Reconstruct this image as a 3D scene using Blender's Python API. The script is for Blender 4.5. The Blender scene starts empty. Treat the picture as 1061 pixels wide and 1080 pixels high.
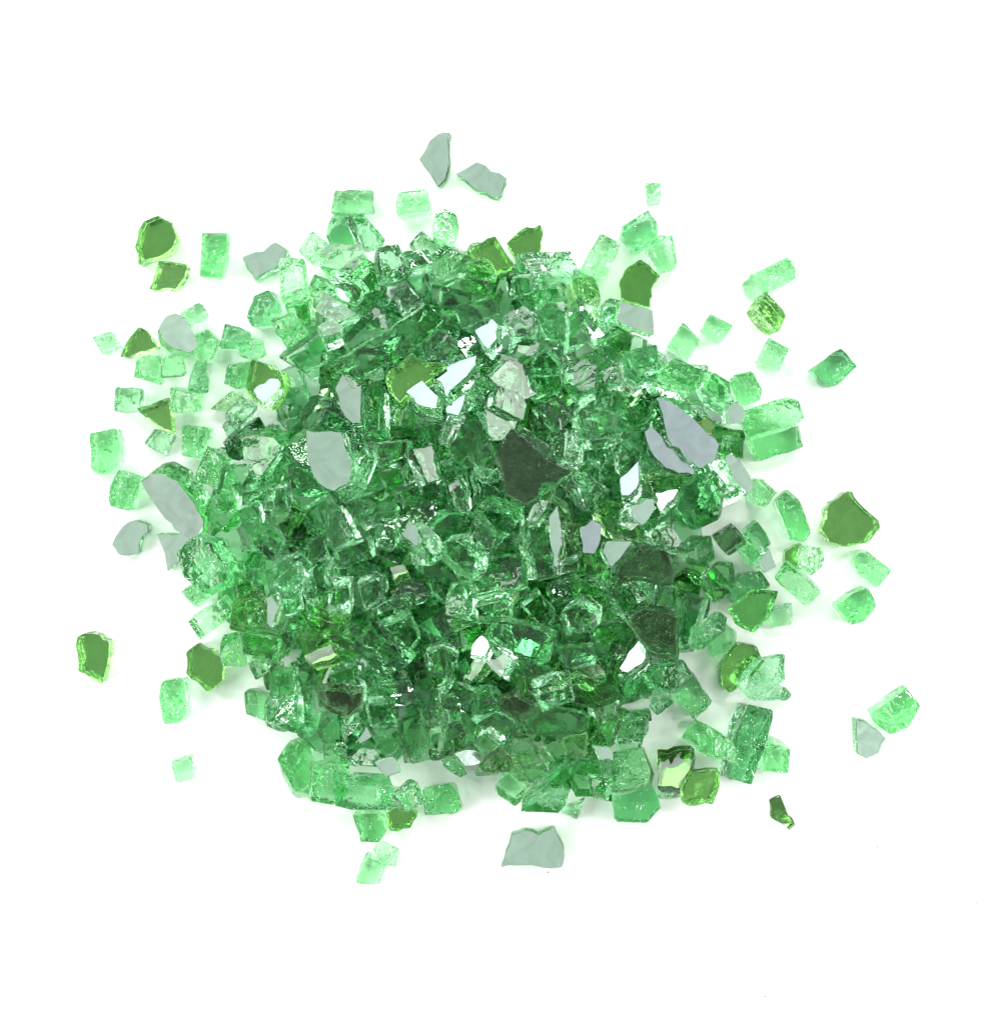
import bpy, bmesh, math, random
import numpy as np
from mathutils import Vector, Matrix, Euler
random.seed(11)
K = 0.00022            # metres per photo pixel on the table (the chips are about 6 mm thick glass)
D = 1700.0             # camera height in the same pixels
CX, CY = 530.5, 540.0
Z = 1061.0/270.0
S = bpy.context.scene
C = S.collection

# ------------------------------------------------------------------ materials
def nodes(name):
    m = bpy.data.materials.new(name); m.use_nodes = True
    n = m.node_tree.nodes; n.clear()
    return m, n, m.node_tree.links

def glass(name, dens, col, rough=0.0, tint=(0.97,1,0.975), bump=1.0, cracks=True):
    m, n, l = nodes(name)
    out = n.new('ShaderNodeOutputMaterial')
    p = n.new('ShaderNodeBsdfPrincipled')
    p.inputs['Base Color'].default_value = (*tint, 1)
    p.inputs['Transmission Weight'].default_value = 1
    p.inputs['IOR'].default_value = 1.5
    v = n.new('ShaderNodeVolumeAbsorption')
    v.inputs['Color'].default_value = (*col, 1); v.inputs['Density'].default_value = dens
    tc = n.new('ShaderNodeTexCoord')
    at = n.new('ShaderNodeAttribute'); at.attribute_name = 'fracture'
    oi = n.new('ShaderNodeObjectInfo')
    mp = n.new('ShaderNodeMapping'); mp.vector_type = 'POINT'
    mp.inputs['Scale'].default_value = (1, 1, 1.0)
    mul = n.new('ShaderNodeMath'); mul.operation = 'MULTIPLY'; mul.inputs[1].default_value = 37.0
    cmb = n.new('ShaderNodeCombineXYZ')
    l.new(oi.outputs['Random'], mul.inputs[0])
    for i in range(3): l.new(mul.outputs[0], cmb.inputs[i])
    l.new(tc.outputs['Object'], mp.inputs['Vector']); l.new(cmb.outputs[0], mp.inputs['Location'])
    # conchoidal ripples on the broken sides
    n1 = n.new('ShaderNodeTexNoise'); n1.inputs['Scale'].default_value = 1/(16*K); n1.inputs['Detail'].default_value = 2
    n1.inputs['Roughness'].default_value = 0.4; n1.inputs['Distortion'].default_value = 1.6
    l.new(mp.outputs[0], n1.inputs['Vector'])
    b1 = n.new('ShaderNodeBump'); b1.inputs['Distance'].default_value = 5.5*K*bump
    l.new(at.outputs['Fac'], b1.inputs['Strength']); l.new(n1.outputs['Fac'], b1.inputs['Height'])
    # faint waviness of the float faces
    n2 = n.new('ShaderNodeTexNoise'); n2.inputs['Scale'].default_value = 1/(22*K); n2.inputs['Detail'].default_value = 1
    l.new(mp.outputs[0], n2.inputs['Vector'])
    b2 = n.new('ShaderNodeBump'); b2.inputs['Distance'].default_value = 1.0*K; b2.inputs['Strength'].default_value = 0.6
    l.new(n2.outputs['Fac'], b2.inputs['Height']); l.new(b1.outputs[0], b2.inputs['Normal'])
    l.new(p.outputs[0], out.inputs['Surface']); l.new(v.outputs[0], out.inputs['Volume'])
    l.new(b2.outputs[0], p.inputs['Normal'])
    r = n.new('ShaderNodeMath'); r.operation = 'MULTIPLY_ADD'; r.inputs[1].default_value = 0.012; r.inputs[2].default_value = rough
    l.new(at.outputs['Fac'], r.inputs[0]); l.new(r.outputs[0], p.inputs['Roughness'])
    if not cracks: return m
    # short curling crack lines, in patches
    nd = n.new('ShaderNodeTexNoise'); nd.inputs['Scale'].default_value = 1/(14*K); l.new(mp.outputs[0], nd.inputs['Vector'])
    sc = n.new('ShaderNodeVectorMath'); sc.operation = 'SCALE'; sc.inputs['Scale'].default_value = 16*K
    l.new(nd.outputs['Color'], sc.inputs[0])
    ad = n.new('ShaderNodeVectorMath'); l.new(mp.outputs[0], ad.inputs[0]); l.new(sc.outputs[0], ad.inputs[1])
    vo = n.new('ShaderNodeTexVoronoi'); vo.feature = 'DISTANCE_TO_EDGE'; vo.inputs['Scale'].default_value = 1/(13*K)
    l.new(ad.outputs[0], vo.inputs['Vector'])
    mr = n.new('ShaderNodeMapRange'); mr.interpolation_type = 'SMOOTHSTEP'; mr.inputs['From Max'].default_value = .13
    l.new(vo.outputs['Distance'], mr.inputs['Value'])
    nm = n.new('ShaderNodeTexNoise'); nm.inputs['Scale'].default_value = 1/(24*K); l.new(mp.outputs[0], nm.inputs['Vector'])
    mk = n.new('ShaderNodeMapRange'); mk.inputs['From Min'].default_value = .47; mk.inputs['From Max'].default_value = .60
    l.new(nm.outputs['Fac'], mk.inputs['Value'])
    a3 = n.new('ShaderNodeMath'); a3.operation = 'MULTIPLY'; a3.inputs[1].default_value = 4; a3.use_clamp = True
    l.new(at.outputs['Fac'], a3.inputs[0])
    m3 = n.new('ShaderNodeMath'); m3.operation = 'MULTIPLY'; l.new(mk.outputs[0], m3.inputs[0]); l.new(a3.outputs[0], m3.inputs[1])
    b3 = n.new('ShaderNodeBump'); b3.inputs['Distance'].default_value = 1.5*K
    l.new(m3.outputs[0], b3.inputs['Strength']); l.new(mr.outputs[0], b3.inputs['Height']); l.new(b2.outputs[0], b3.inputs['Normal'])
    l.new(b3.outputs[0], p.inputs['Normal'])
    l.new(p.outputs[0], out.inputs['Surface']); l.new(v.outputs[0], out.inputs['Volume'])
    return m

def coating(name, col, rough, speck, dark=(0.02,0.02,0.018)):
    m, n, l = nodes(name)
    out = n.new('ShaderNodeOutputMaterial'); p = n.new('ShaderNodeBsdfPrincipled')
    p.inputs['Metallic'].default_value = 1
    p.inputs['Roughness'].default_value = rough
    tc = n.new('ShaderNodeTexCoord')
    n1 = n.new('ShaderNodeTexNoise'); n1.inputs['Scale'].default_value = 1/(3.2*K); n1.inputs['Detail'].default_value = 4
    l.new(tc.outputs['Object'], n1.inputs['Vector'])
    r = n.new('ShaderNodeValToRGB')
    r.color_ramp.elements[0].position = 0.30; r.color_ramp.elements[1].position = 0.62
    r.color_ramp.elements[0].color = (*[c*(1-speck)+d*speck for c, d in zip(col, dark)], 1)
    r.color_ramp.elements[1].color = (*col, 1)
    l.new(n1.outputs['Fac'], r.inputs['Fac'])
    n3 = n.new('ShaderNodeTexNoise'); n3.inputs['Scale'].default_value = 1/(30*K); n3.inputs['Detail'].default_value = 3; n3.inputs['Distortion'].default_value = 1.2
    l.new(tc.outputs['Object'], n3.inputs['Vector'])
    r3 = n.new('ShaderNodeMapRange'); r3.inputs['From Min'].default_value = .35; r3.inputs['From Max'].default_value = .65
    r3.inputs['To Min'].default_value = .91; r3.inputs['To Max'].default_value = 1.08
    l.new(n3.outputs['Fac'], r3.inputs['Value'])
    hv = n.new('ShaderNodeHueSaturation'); l.new(r3.outputs[0], hv.inputs['Value']); l.new(r.outputs[0], hv.inputs['Color'])
    l.new(hv.outputs[0], p.inputs['Base Color'])
    n2 = n.new('ShaderNodeTexNoise'); n2.inputs['Scale'].default_value = 1/(22*K)
    l.new(tc.outputs['Object'], n2.inputs['Vector'])
    b = n.new('ShaderNodeBump'); b.inputs['Distance'].default_value = 0.6*K; b.inputs['Strength'].default_value = 0.6
    l.new(n2.outputs['Fac'], b.inputs['Height']); l.new(b.outputs[0], p.inputs['Normal'])
    l.new(p.outputs[0], out.inputs['Surface'])
    return m

GL = {
 'g': glass('green_glass', 160, (0.16,0.80,0.28)),
 'l': glass('pale_green_glass', 122, (0.15,0.85,0.27)),
 's': glass('deep_green_glass', 180, (0.19,0.755,0.35)),
 'k': glass('olive_green_glass', 150, (0.32,0.77,0.20)),
 'G': glass('smooth_green_glass', 138, (0.25,0.785,0.37), bump=.6, cracks=False),
 'L': glass('smooth_pale_glass', 100, (0.24,0.80,0.38), bump=.6, cracks=False),
 'S': glass('smooth_deep_glass', 165, (0.29,0.755,0.42), bump=.6, cracks=False),
 'K': glass('smooth_olive_glass', 150, (0.34,0.77,0.22), bump=.6, cracks=False),
}
COAT = {
 'm': coating('silver_coating', (0.70,0.93,0.77), 0.10, 0.0),
 'b': coating('bluish_silver_coating', (0.68,0.80,0.82), 0.08, 0.02),
 'w': coating('thin_silver_coating', (0.115,0.14,0.145), 0.05, 0.02),
 'o': coating('mirror_backing', (0.56,0.73,0.40), 0.12, 0.08),
 'd': coating('dark_coating', (0.24,0.205,0.165), 0.22, 0.8),  # a mirror's dark reflection, put into the coating colour
}
COAT['v'] = COAT['m']; COAT['y'] = coating('thin_mirror_backing', (0.14,0.25,0.07), 0.08, 0.05)

# ------------------------------------------------------------------ piece geometry (local pixels -> metres)
def ccw(p):
    a = sum(p[i][0]*p[(i+1)%len(p)][1]-p[(i+1)%len(p)][0]*p[i][1] for i in range(len(p)))
    return p if a > 0 else p[::-1]

def offset(p, d):
    n = len(p); out = []
    for i in range(n):
        a, b, c = Vector(p[i-1]), Vector(p[i]), Vector(p[(i+1)%n])
        e1 = (b-a).normalized(); e2 = (c-b).normalized()
        n1 = Vector((-e1.y, e1.x)); n2 = Vector((-e2.y, e2.x))
        m = n1+n2
        m = m.normalized() if m.length > 1e-3 else n1
        out.append(tuple(b + m*d/max(0.55, m.dot(n1))))
    return out

def outline_detail(p, rng, jag=.45):
    """chamfer the corners and break up the long edges"""
    q = []
    n = len(p)
    for i in range(n):
        a, b, c = Vector(p[i-1]), Vector(p[i]), Vector(p[(i+1)%n])
        la, lc = (a-b).length, (c-b).length
        r = min(rng.uniform(.4, 1.6), la*.3, lc*.3)
        q.append(b+(a-b)*(r/la)); q.append(b+(c-b)*(r/lc))
    out = []
    n = len(q)
    for i in range(n):
        a, b = q[i], q[(i+1)%n]
        out.append(a)
        L = (b-a).length
        k = int(L/9)
        if L > 11:
            nn = Vector((-(b-a).y, (b-a).x)).normalized()
            for j in range(1, k+1):
                if rng.random() < .85:
                    out.append(a+(b-a)*((j+rng.uniform(-.25,.25))/(k+1)) + nn*rng.gauss(0, jag))
    return [tuple(v) for v in out]

def piece_mesh(outl, T, rng, coat=None):
    """returns verts, faces, fracture flags, cap index (the coated cap's vertex list)"""
    p = outline_detail(outl, rng, .95 if coat else .45)
    n = len(p)
    bev = rng.uniform(.25, .7)
    ls = .5 if coat else 1.8
    lean = Vector((rng.gauss(0, ls), rng.gauss(0, ls)))
    bulge = rng.uniform(-1.2, 1.2)
    ph = [rng.uniform(0, 6.28) for _ in range(3)]
    lev = [0.0]
    rings = []
    nm = 4
    zs = [bev + (T-2*bev)*j/(nm+1) for j in range(nm+2)]
    rings.append((offset(p, bev), 0.0, 0))
    for j, z in enumerate(zs):
        t = z/T
        amp = 0.0 if j in (0, nm+1) else 1.0
        base = offset(p, -bulge*math.sin(math.pi*t))
        rg = []
        for i, v in enumerate(base):
            o = lean*(t-.5)
            w = amp*(math.sin(i*1.7+ph[0]+z*.35)+math.sin(i*.8+ph[1]-z*.22))*.6
            rg.append((v[0]+o.x+rng.gauss(0, amp*.35)+w*.5, v[1]+o.y+rng.gauss(0, amp*.35)+w*.5))
        rings.append((rg, z, amp))
    o = lean*.5
    rings = [([(x-lean.x*.5, y-lean.y*.5) for x, y in rings[0][0]], 0.0, 0)] + rings[1:]
    rings.append(([(x+o.x, y+o.y) for x, y in offset(p, bev)], T, 0))
    V = []
    for r, z, amp in rings:
        for x, y in r: V.append((x*K, y*K, (z-T/2 + (rng.gauss(0, .5) if amp else 0))*K))
    F, fr = [], []
    nr = len(rings)
    for k in range(nr-1):
        for i in range(n):
            j = (i+1) % n
            F.append((k*n+i, k*n+j, (k+1)*n+j, (k+1)*n+i))
            fr.append(.35 if k in (0, nr-2) else 1.0)
    bot = list(range(n))[::-1]; top = [(nr-1)*n+i for i in range(n)]
    return V, F, fr, bot, top

def chip(V, F, fr, sm, coat_face, rng, T):
    """knock a few corners off a piece with flat breaks"""
    bm = bmesh.new()
    fl = bm.faces.layers.float.new('fr'); cl = bm.faces.layers.int.new('coat')
    vs = [bm.verts.new(v) for v in V]
    for f, a, s in zip(F, fr, sm):
        q = bm.faces.new([vs[k] for k in f]); q[fl] = a; q.smooth = s
    if coat_face is not None:
        q = bm.faces.new([vs[k] for k in coat_face]); q[cl] = 1
    for _ in range(rng.choice([1, 2, 3, 3, 4, 5])):
        no = Vector((rng.gauss(0, 1), rng.gauss(0, 1), rng.gauss(0, .9))).normalized()
        ds = sorted(v.co.dot(no) for v in bm.verts)
        lim = ds[-1]; ext = ds[-1]-ds[0]
        cut = lim-ext*rng.uniform(.03, .17 if T < 0 else .12)
        bmesh.ops.bisect_plane(bm, geom=bm.verts[:]+bm.edges[:]+bm.faces[:], plane_co=no*cut, plane_no=no, clear_outer=True)
        ed = [e for e in bm.edges if e.is_boundary]
        if ed:
            r = bmesh.ops.holes_fill(bm, edges=ed, sides=0)
            for f in r['faces']: f[fl] = rng.choice([.1, .5, 1.0]); f.smooth = False; f[cl] = 0
    bm.normal_update()
    bmesh.ops.recalc_face_normals(bm, faces=bm.faces[:])
    if bm.calc_volume(signed=True) < 0: bmesh.ops.reverse_faces(bm, faces=bm.faces[:])
    bm.verts.index_update()
    V2 = [tuple(v.co) for v in bm.verts]
    F2, fr2, s2, co2 = [], [], [], []
    for f in bm.faces:
        t = tuple(v.index for v in f.verts)
        if f[cl]: co2.append(t)
        else: F2.append(t); fr2.append(f[fl]); s2.append(f.smooth)
    bm.free()
    return V2, F2, fr2, s2, co2

def new_mesh(name, V, F, fr, smooth):
    me = bpy.data.meshes.new(name)
    me.from_pydata(V, [], F)
    a = me.attributes.new('fracture', 'FLOAT', 'FACE')
    a.data.foreach_set('value', fr)
    me.polygons.foreach_set('use_smooth', smooth)
    me.update()
    return me

# ------------------------------------------------------------------ height field used to let every piece come to rest
G = 2.0
HX0, HY0 = -760.0, -760.0
NH = 760
H = np.zeros((NH, NH))
OWN = np.full((NH, NH), -1)

def prism(outl, T, R):
    n = len(outl)
    P = np.array([(x, y, -T/2) for x, y in outl] + [(x, y, T/2) for x, y in outl]) @ np.array(R).T
    tr = []
    # centroid fans are enough for resting
    c0 = P[:n].mean(0); c1 = P[n:].mean(0)
    for i in range(n):
        j = (i+1) % n
        tr += [(P[i], P[j], c0), (P[n+i], P[n+j], c1), (P[i], P[j], P[n+j]), (P[i], P[n+j], P[n+i])]
    return tr, P

def envelope(tr, P, x, y):
    x0, y0 = P[:, 0].min()+x, P[:, 1].min()+y
    x1, y1 = P[:, 0].max()+x, P[:, 1].max()+y
    i0, j0 = int((x0-HX0)/G), int((y0-HY0)/G)
    i1, j1 = int((x1-HX0)/G)+2, int((y1-HY0)/G)+2
    gx = HX0+np.arange(i0, i1)*G-x; gy = HY0+np.arange(j0, j1)*G-y
    X, Y = np.meshgrid(gx, gy, indexing='ij')
    lo = np.full(X.shape, 1e9); up = np.full(X.shape, -1e9)
    for a, b, c in tr:
        d = (b[1]-c[1])*(a[0]-c[0])+(c[0]-b[0])*(a[1]-c[1])
        if abs(d) < 1e-4: continue
        u = ((b[1]-c[1])*(X-c[0])+(c[0]-b[0])*(Y-c[1]))/d
        v = ((c[1]-a[1])*(X-c[0])+(a[0]-c[0])*(Y-c[1]))/d
        w = 1-u-v
        k = (u >= -.02) & (v >= -.02) & (w >= -.02)
        z = u*a[2]+v*b[2]+w*c[2]
        lo = np.where(k & (z < lo), z, lo); up = np.where(k & (z > up), z, up)
    return i0, i1, j0, j1, lo, up

def drop(outl, T, R, px, py, soft=80):
    tr, P = prism(outl, T, R)
    z = T/2
    for _ in range(3):
        s = (D-z)/D
        x, y = (px-CX)*s, (CY-py)*s
        i0, i1, j0, j1, lo, up = envelope(tr, P, x, y)
        h = H[i0:i1, j0:j1]
        m = lo < 1e8
        z = max(np.percentile(h[m]-lo[m], soft) if m.any() else 0, -P[:, 2].min()) + .35
    return x, y, z, (i0, i1, j0, j1, up, m)

def settle(d):
    x, y, z, (i0, i1, j0, j1, up, m) = d
    h = H[i0:i1, j0:j1]
    ow = OWN[i0:i1, j0:j1]
    ow[m & (up+z > h)] = len(PLACED)          # the caller appends the piece next
    h[m] = np.maximum(h[m], up[m]+z)

def tiltR(phi, th, spin=0.0, roll=0.0):
    phi, th = math.radians(phi), math.radians(th)
    ax = Vector((-math.sin(phi), math.cos(phi), 0))
    return Matrix.Rotation(th, 3, ax) @ Matrix.Rotation(spin, 3, 'Z') @ Matrix.Rotation(roll, 3, 'X')

def slope(px, py, r, h_guess=0):
    z = H[int(((px-CX)-HX0)/G), int(((CY-py)-HY0)/G)]
    s = (D-z)/D
    i, j = int(((px-CX)*s-HX0)/G), int(((CY-py)*s-HY0)/G)
    k = max(3, int(r/G))
    w = H[i-k:i+k+1, j-k:j+k+1]
    a = np.arange(-k, k+1)*G
    den = (a**2).sum()*(2*k+1)
    gx = (w*a[:, None]).sum()/den; gy = (w*a[None, :]).sum()/den
    return gx, gy, w.mean()

# ------------------------------------------------------------------ pieces traced from the photograph
SPEC = []
# each line: kind | photo outline in zoom coordinates of the region whose corner is given | thickness | tilt | label | glass
OX = OY = 0
def reg(x, y):
    global OX, OY
    OX, OY = x, y
def t(kind, pts, label=None, T=25, tilt=None, mat=None):
    v = [float(a) for a in pts.replace(',', ' ').split()]
    P = [(OX+v[i]/Z, OY+v[i+1]/Z) for i in range(0, len(v), 2)]
    SPEC.append((kind, P, T, tilt, label, mat))
# ---- upper left
reg(60,120)
t('o','335,560 350,490 400,440 432,430 480,455 508,520 490,565 440,600 350,632','thick olive mirrored shard with pointed foot, alone at upper left',T=24)
t('o','430,615 552,630 540,680 500,735 390,732 412,680','small olive shard with ridged corner, under the pointed olive shard',T=18,tilt=(0,0))
t('c','612,495 714,500 712,560 690,683 598,672 600,590','loose upright pale green glass block with white squiggle at upper left',T=28)
t('m','776,600 822,580 862,578 910,538 960,570 955,605 920,640 828,697 800,645','flat grey silvered shard with notched top edge at upper left of heap',T=20)
t('c','155,930 235,902 280,965 205,1015','palest green glass square, leftmost of the upper left scatter',T=18,mat='l')
t('c','515,830 595,780 635,845 550,890','thin pale green tile touching the silvered oval at upper left',T=18,mat='l')
t('c','565,920 620,890 675,940 640,1030 580,1000',None,T=22,mat='l')
t('m','425,900 450,850 490,835 530,860 555,910 580,970 540,1000 480,985 440,950','silvered oval shard standing in the upper left scatter',T=26,tilt=(20,18))
t('c','705,872 800,905 805,945 760,980 680,970',None)
t('c','760,950 860,945 875,1000 830,1025 770,1010',None)
t('o','350,885 385,905 428,970 380,990 272,1012 300,945','olive triangle shard right of the palest glass square',T=20)
t('c','930,620 1025,612 1045,760 945,785','upright clear green block below the notched grey shard',mat='l',T=28)
t('c','950,790 1050,770 1060,850 985,870',None,mat='l')
t('c','800,850 830,760 890,735 940,800 900,880 820,885',None)
t('c','900,850 970,830 1000,880 930,925',None)
t('c','940,920 1030,870 1061,930 970,980',None,mat='g')
# ---- top
reg(300,120)
t('c','213,322 370,322 370,420 200,415','pale green block with flat top edge above the heap',T=26,mat='l')
t('c','470,335 595,320 612,410 475,430','small loose green block with white speckled corner at the top',T=26,mat='l')
t('m','562,195 605,120 640,90 688,85 685,160 672,275 642,308 610,255','silvered blade shaped shard, topmost piece of all',T=16)
t('m','712,258 800,205 925,275 890,358 800,325','silvered slanted shard right of the blade shaped one',T=18)
t('c','65,570 120,500 190,555 130,630',None,mat='g')
t('c','520,550 570,490 650,560 600,620',None,mat='l',T=20)
t('c','620,430 660,408 730,440 710,540 670,558 612,530','pale green upright chip at the top edge of the heap',mat='l',T=28)
t('c','165,480 210,422 300,420 330,470 290,550 200,560','round bubbly dark green chip at the heap top left corner',mat='s',T=30)
t('c','270,430 310,420 400,520 385,575 320,560',None,mat='s')
t('c','160,590 200,560 330,560 360,620 290,690 165,655',None,mat='g')
t('c','380,575 460,562 520,670 480,700 400,700',None,mat='s')
t('c','490,590 590,580 610,640 520,660',None)
t('c','590,620 690,550 770,600 740,660 640,710',None,mat='l')
t('o','765,575 870,520 950,640 880,668 800,610','olive four sided shard on the top edge of the heap')
t('o','918,545 975,490 1060,465 1072,500 1060,590 960,610','olive shard with curled back corner on the top edge of the heap')
t('c','760,620 850,620 880,690 780,700',None,mat='g')
t('c','930,670 1010,655 1030,750 950,765',None)
t('c','440,740 510,705 570,775 490,840',None)
t('c','140,830 175,750 250,790 320,850 230,890',None,mat='s')
t('c','220,690 300,690 350,740 300,800 210,760',None)
t('c','610,740 720,680 850,690 880,760 800,790 640,790',None,mat='s',T=30)
t('c','700,800 860,760 900,830 740,890',None)
t('c','910,860 990,815 1050,860 1040,940 940,950',None)
t('c','200,1050 590,785 665,850 540,975 300,1110','long clear glass bar slanting across the upper part of the heap',T=30,mat='g')
t('c','-10,1010 170,890 240,970 85,1065','green glass bar at the heap left shoulder',mat='g',T=28)
t('c','130,900 220,870 250,930 170,960',None)
t('w','800,925 870,875 895,905 890,960 855,1005 820,960','small bright silvered chip below the heap top edge',tilt='L')
t('c','700,960 800,930 850,1010 760,1050',None)
t('c','570,960 640,910 720,970 690,1030 600,1040',None,mat='s')
# ---- upper right
reg(540,120)
t('c','550,292 618,290 612,386 555,386','tiny pale green cube, loose and topmost at the upper right',T=20,mat='l')
t('c','432,495 560,412 610,480 590,520 510,578','green glass block with clean edges in the upper right pair',T=28)
t('c','540,560 600,510 655,510 680,640 610,665','pale green block overlapped by the upper right block',T=24,mat='l')
t('c','275,670 365,508 448,550 365,720','upright green bar leaning out of the heap at upper right',T=26,tilt=(60,12))
t('o','470,650 530,610 610,680 575,730 570,810 510,790 450,770 445,700','arched yellow green mirrored shard right of the top of the heap',T=30,tilt=(200,4))
t('c','20,600 265,592 275,660 240,700 70,700','wide green block on the upper right shoulder of the heap',T=32,tilt=(90,14))
t('c','240,680 335,675 360,760 350,800 260,770',None,mat='k')
t('c','360,800 390,775 440,785 440,880 370,880',None,mat='s')
t('m','430,785 570,820 575,920 490,895 428,865','pale silvered shard on a green chip at the heap upper right edge')
t('c','0,680 75,670 90,740 10,760',None)
t('c','100,720 200,700 230,760 130,780',None)
t('c','100,830 170,790 215,830 220,960 140,930','dark green oval chip on the upper right slope',mat='s')
t('c','220,830 265,765 310,860 345,900 300,960 225,990','crinkled pale green chip with white glints on the upper right slope',mat='l',T=32)
t('c','640,970 705,870 780,935 725,1025','pale green tile loose right of the heap, left of its darker neighbour',T=20,mat='l')
t('c','780,900 820,832 912,880 850,955','green tile loose right of the heap, corner touching a paler one',T=22,mat='l')
t('c','360,950 450,900 550,930 540,1010 440,1040 380,1010',None)
t('c','470,1000 590,975 595,1080 490,1090',None)
t('c','80,1010 130,950 190,970 210,1061 90,1080',None,mat='s')
reg(720,260)
t('c','240,150 290,110 320,200 290,230 255,200',None,T=16,mat='l')
t('c','285,118 425,45 468,125 340,200','pale green bar of crackled glass at far upper right',T=24,mat='l')
t('o','280,270 320,200 365,240 410,295 375,362 330,330','wedge shaped yellow green shard under the crackled bar',T=22,tilt=(20,26),mat='k')
t('c','345,380 432,430 395,515 300,480','single pale green tile under the wedge shaped shard',T=22,mat='l')
t('c','520,515 645,425 712,500 628,578 580,580','dark green block with white squiggle, alone at far right',T=30,mat='s')
t('c','183,570 200,540 275,515 320,600 310,640 240,668','green cube with bevelled corners at the heap right edge',T=30)
t('c','65,600 95,520 180,570 200,650 150,700 85,640',None)
t('c','270,800 390,760 480,740 490,835 310,890','green block lying under the wide slab on the right edge',T=24,mat='g')
t('c','228,700 400,640 470,630 495,720 430,750 270,800','wide green slab with crumbled white end on the heap right edge',T=34,mat='g',tilt=(140,10))
t('m','175,660 215,645 250,690 230,735 175,740',None,T=22)
t('c','165,790 235,790 238,870 170,850',None)
t('m','165,870 190,860 230,900 275,985 260,1030 200,975','long silvered shard slipping off the heap right edge')
t('c','285,970 310,960 375,1020 325,1082 280,1050',None,mat='l')
# ---- left
reg(60,370)
t('c','345,30 440,25 440,135 332,100',None,mat='l')
t('c','430,20 520,20 530,100 440,110',None)
t('c','580,45 625,50 625,165 545,160',None,mat='s')
t('c','255,153 358,162 355,252 248,250','lone pale green square near the left edge above the olive wedge',T=20,mat='l')
t('c','490,150 590,180 598,250 490,250',None,mat='l')
t('c','370,385 415,325 495,350 450,436','faint pale green tile under the olive wedge on the left',T=16,mat='l')
t('o','338,245 475,198 492,340 455,335 400,300','olive wedge shaped shard pointing left in the left scatter',T=20)
t('c','152,345 262,322 278,400 265,480 230,512 160,514','upright green block with crackled foot, farthest left beside the heap',T=28,mat='l')
t('c','270,492 358,520 352,560 318,665 222,640 235,560','green block leaning right, second piece down the left side',T=28,mat='g')
t('c','530,310 642,320 605,445 515,430','green block with pale top edge beside the faint tile',T=26,mat='l')
t('m','378,520 430,488 470,483 540,520 600,600 640,680 598,775 540,730 470,670 430,610','large silvered oval shard with thick green edge, left side of heap',T=38,tilt=(240,24))
t('m','235,800 275,730 330,700 388,718 345,840 265,845','small grey silvered shard, lowest loose one on the left',T=16)
t('m','428,757 560,750 575,790 530,860 468,912 458,840','grey curved triangle shard tucked against the heap left side',T=16)
t('c','720,60 820,45 830,130 760,155 708,130','green cube left of the white faced olive shard',T=26)
t('o','822,45 945,95 960,150 900,240 835,210 800,160','olive shard at the heap upper left shoulder')
t('w','820,175 890,125 928,128 925,180 865,232','white gleaming chip lying on the olive shoulder shard',T=14,tilt='L')
t('c','650,240 730,170 780,190 720,250',None,mat='k',T=18)
t('c','700,270 760,195 835,240 760,330','small dark green cube at the heap left shoulder',mat='s')
t('c','590,530 640,400 720,450 690,560 600,550','green block on the heap left edge right of the large silvered oval')
t('c','790,350 850,335 970,350 940,420 850,540 800,430','ribbed fan shaped green chip on the left slope',T=30)
t('c','860,565 960,565 965,660 870,650',None,mat='l')
t('c','670,610 720,570 755,620 750,660 680,660',None)
t('c','755,650 850,620 860,720 790,760',None)
t('c','770,820 850,820 860,900 780,905',None,mat='l')
t('c','528,830 590,770 680,790 740,880 740,960 660,1005 560,930','rounded dark green chip with curved ridges at the heap left edge',T=40,mat='s')
t('c','530,990 580,960 650,1010 590,1055',None,mat='l')
t('c','740,920 800,950 840,1050 760,1060',None,mat='k')
t('c','870,930 900,1030 1000,1030 1040,960 960,900',None,mat='s')
reg(60,620)
t('o','95,200 150,182 232,220 225,300 200,392 100,340','thick olive mirrored slab, leftmost piece, alone at lower left',T=24)
t('o','545,265 590,228 700,290 695,380 635,430 545,350','olive mirrored shard with six sides at the heap lower left edge',T=24)
t('c','445,380 535,370 550,505 520,555 455,560 437,450','upright pale green block with wavy white lines at lower left',T=28,mat='l')
t('c','472,712 565,688 583,788 500,808','tiny pale green square, lowest piece at lower left',T=18,mat='l')
t('c','558,125 700,40 745,100 605,200','clear green tab sticking out of the heap lower left side',T=22,mat='l')
t('c','725,110 760,30 850,30 890,120 830,180 740,160','ridged bright green chip above the clear tab',T=36,mat='k')
t('c','675,270 700,200 760,185 800,320 700,325',None,T=28)
t('c','765,180 930,220 920,310 790,280','bright green crackled bar at the lower left edge of the heap',T=28,mat='l')
t('c','800,300 890,330 835,370',None,T=20)
t('c','790,430 810,415 885,440 870,550 780,510','pale grey green block by the lower left notch',T=26,mat='l')
t('c','890,340 980,330 990,450 890,440',None)
t('c','870,470 930,430 1010,490 990,560 930,592 870,560',None,mat='s')
t('c','1000,480 1061,470 1090,590 980,575',None)
# ---- bottom
reg(290,740)
t('c','25,220 60,170 120,150 150,240 155,380 90,402 40,300','tall green chip leaning outward at the lower left corner of the heap',T=32,mat='g')
t('c','155,250 300,250 290,340 240,410 150,390','dark crackled green chip right of the tall leaning one',T=30,mat='g')
t('c','250,310 480,330 470,430 380,440 250,400','long deep green bar along the bottom left of the heap',T=32,mat='s')
t('c','205,180 290,150 310,230 300,260 210,250',None,mat='l')
t('c','430,340 540,360 545,440 420,430',None,mat='s')
t('o','465,455 550,400 595,465 565,515 480,525','olive shard half under the deep green bar at the bottom')
t('c','510,320 590,262 630,350 560,390','bright green chip above the olive shard at the bottom',mat='l')
t('c','615,360 750,335 775,440 740,465 625,468','loose green block with pale rim at the bottom of the heap',T=28,mat='g')
t('c','330,455 450,450 470,530 440,570 365,570','green block with white glint, below the deep green bar',T=28,mat='g')
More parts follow.
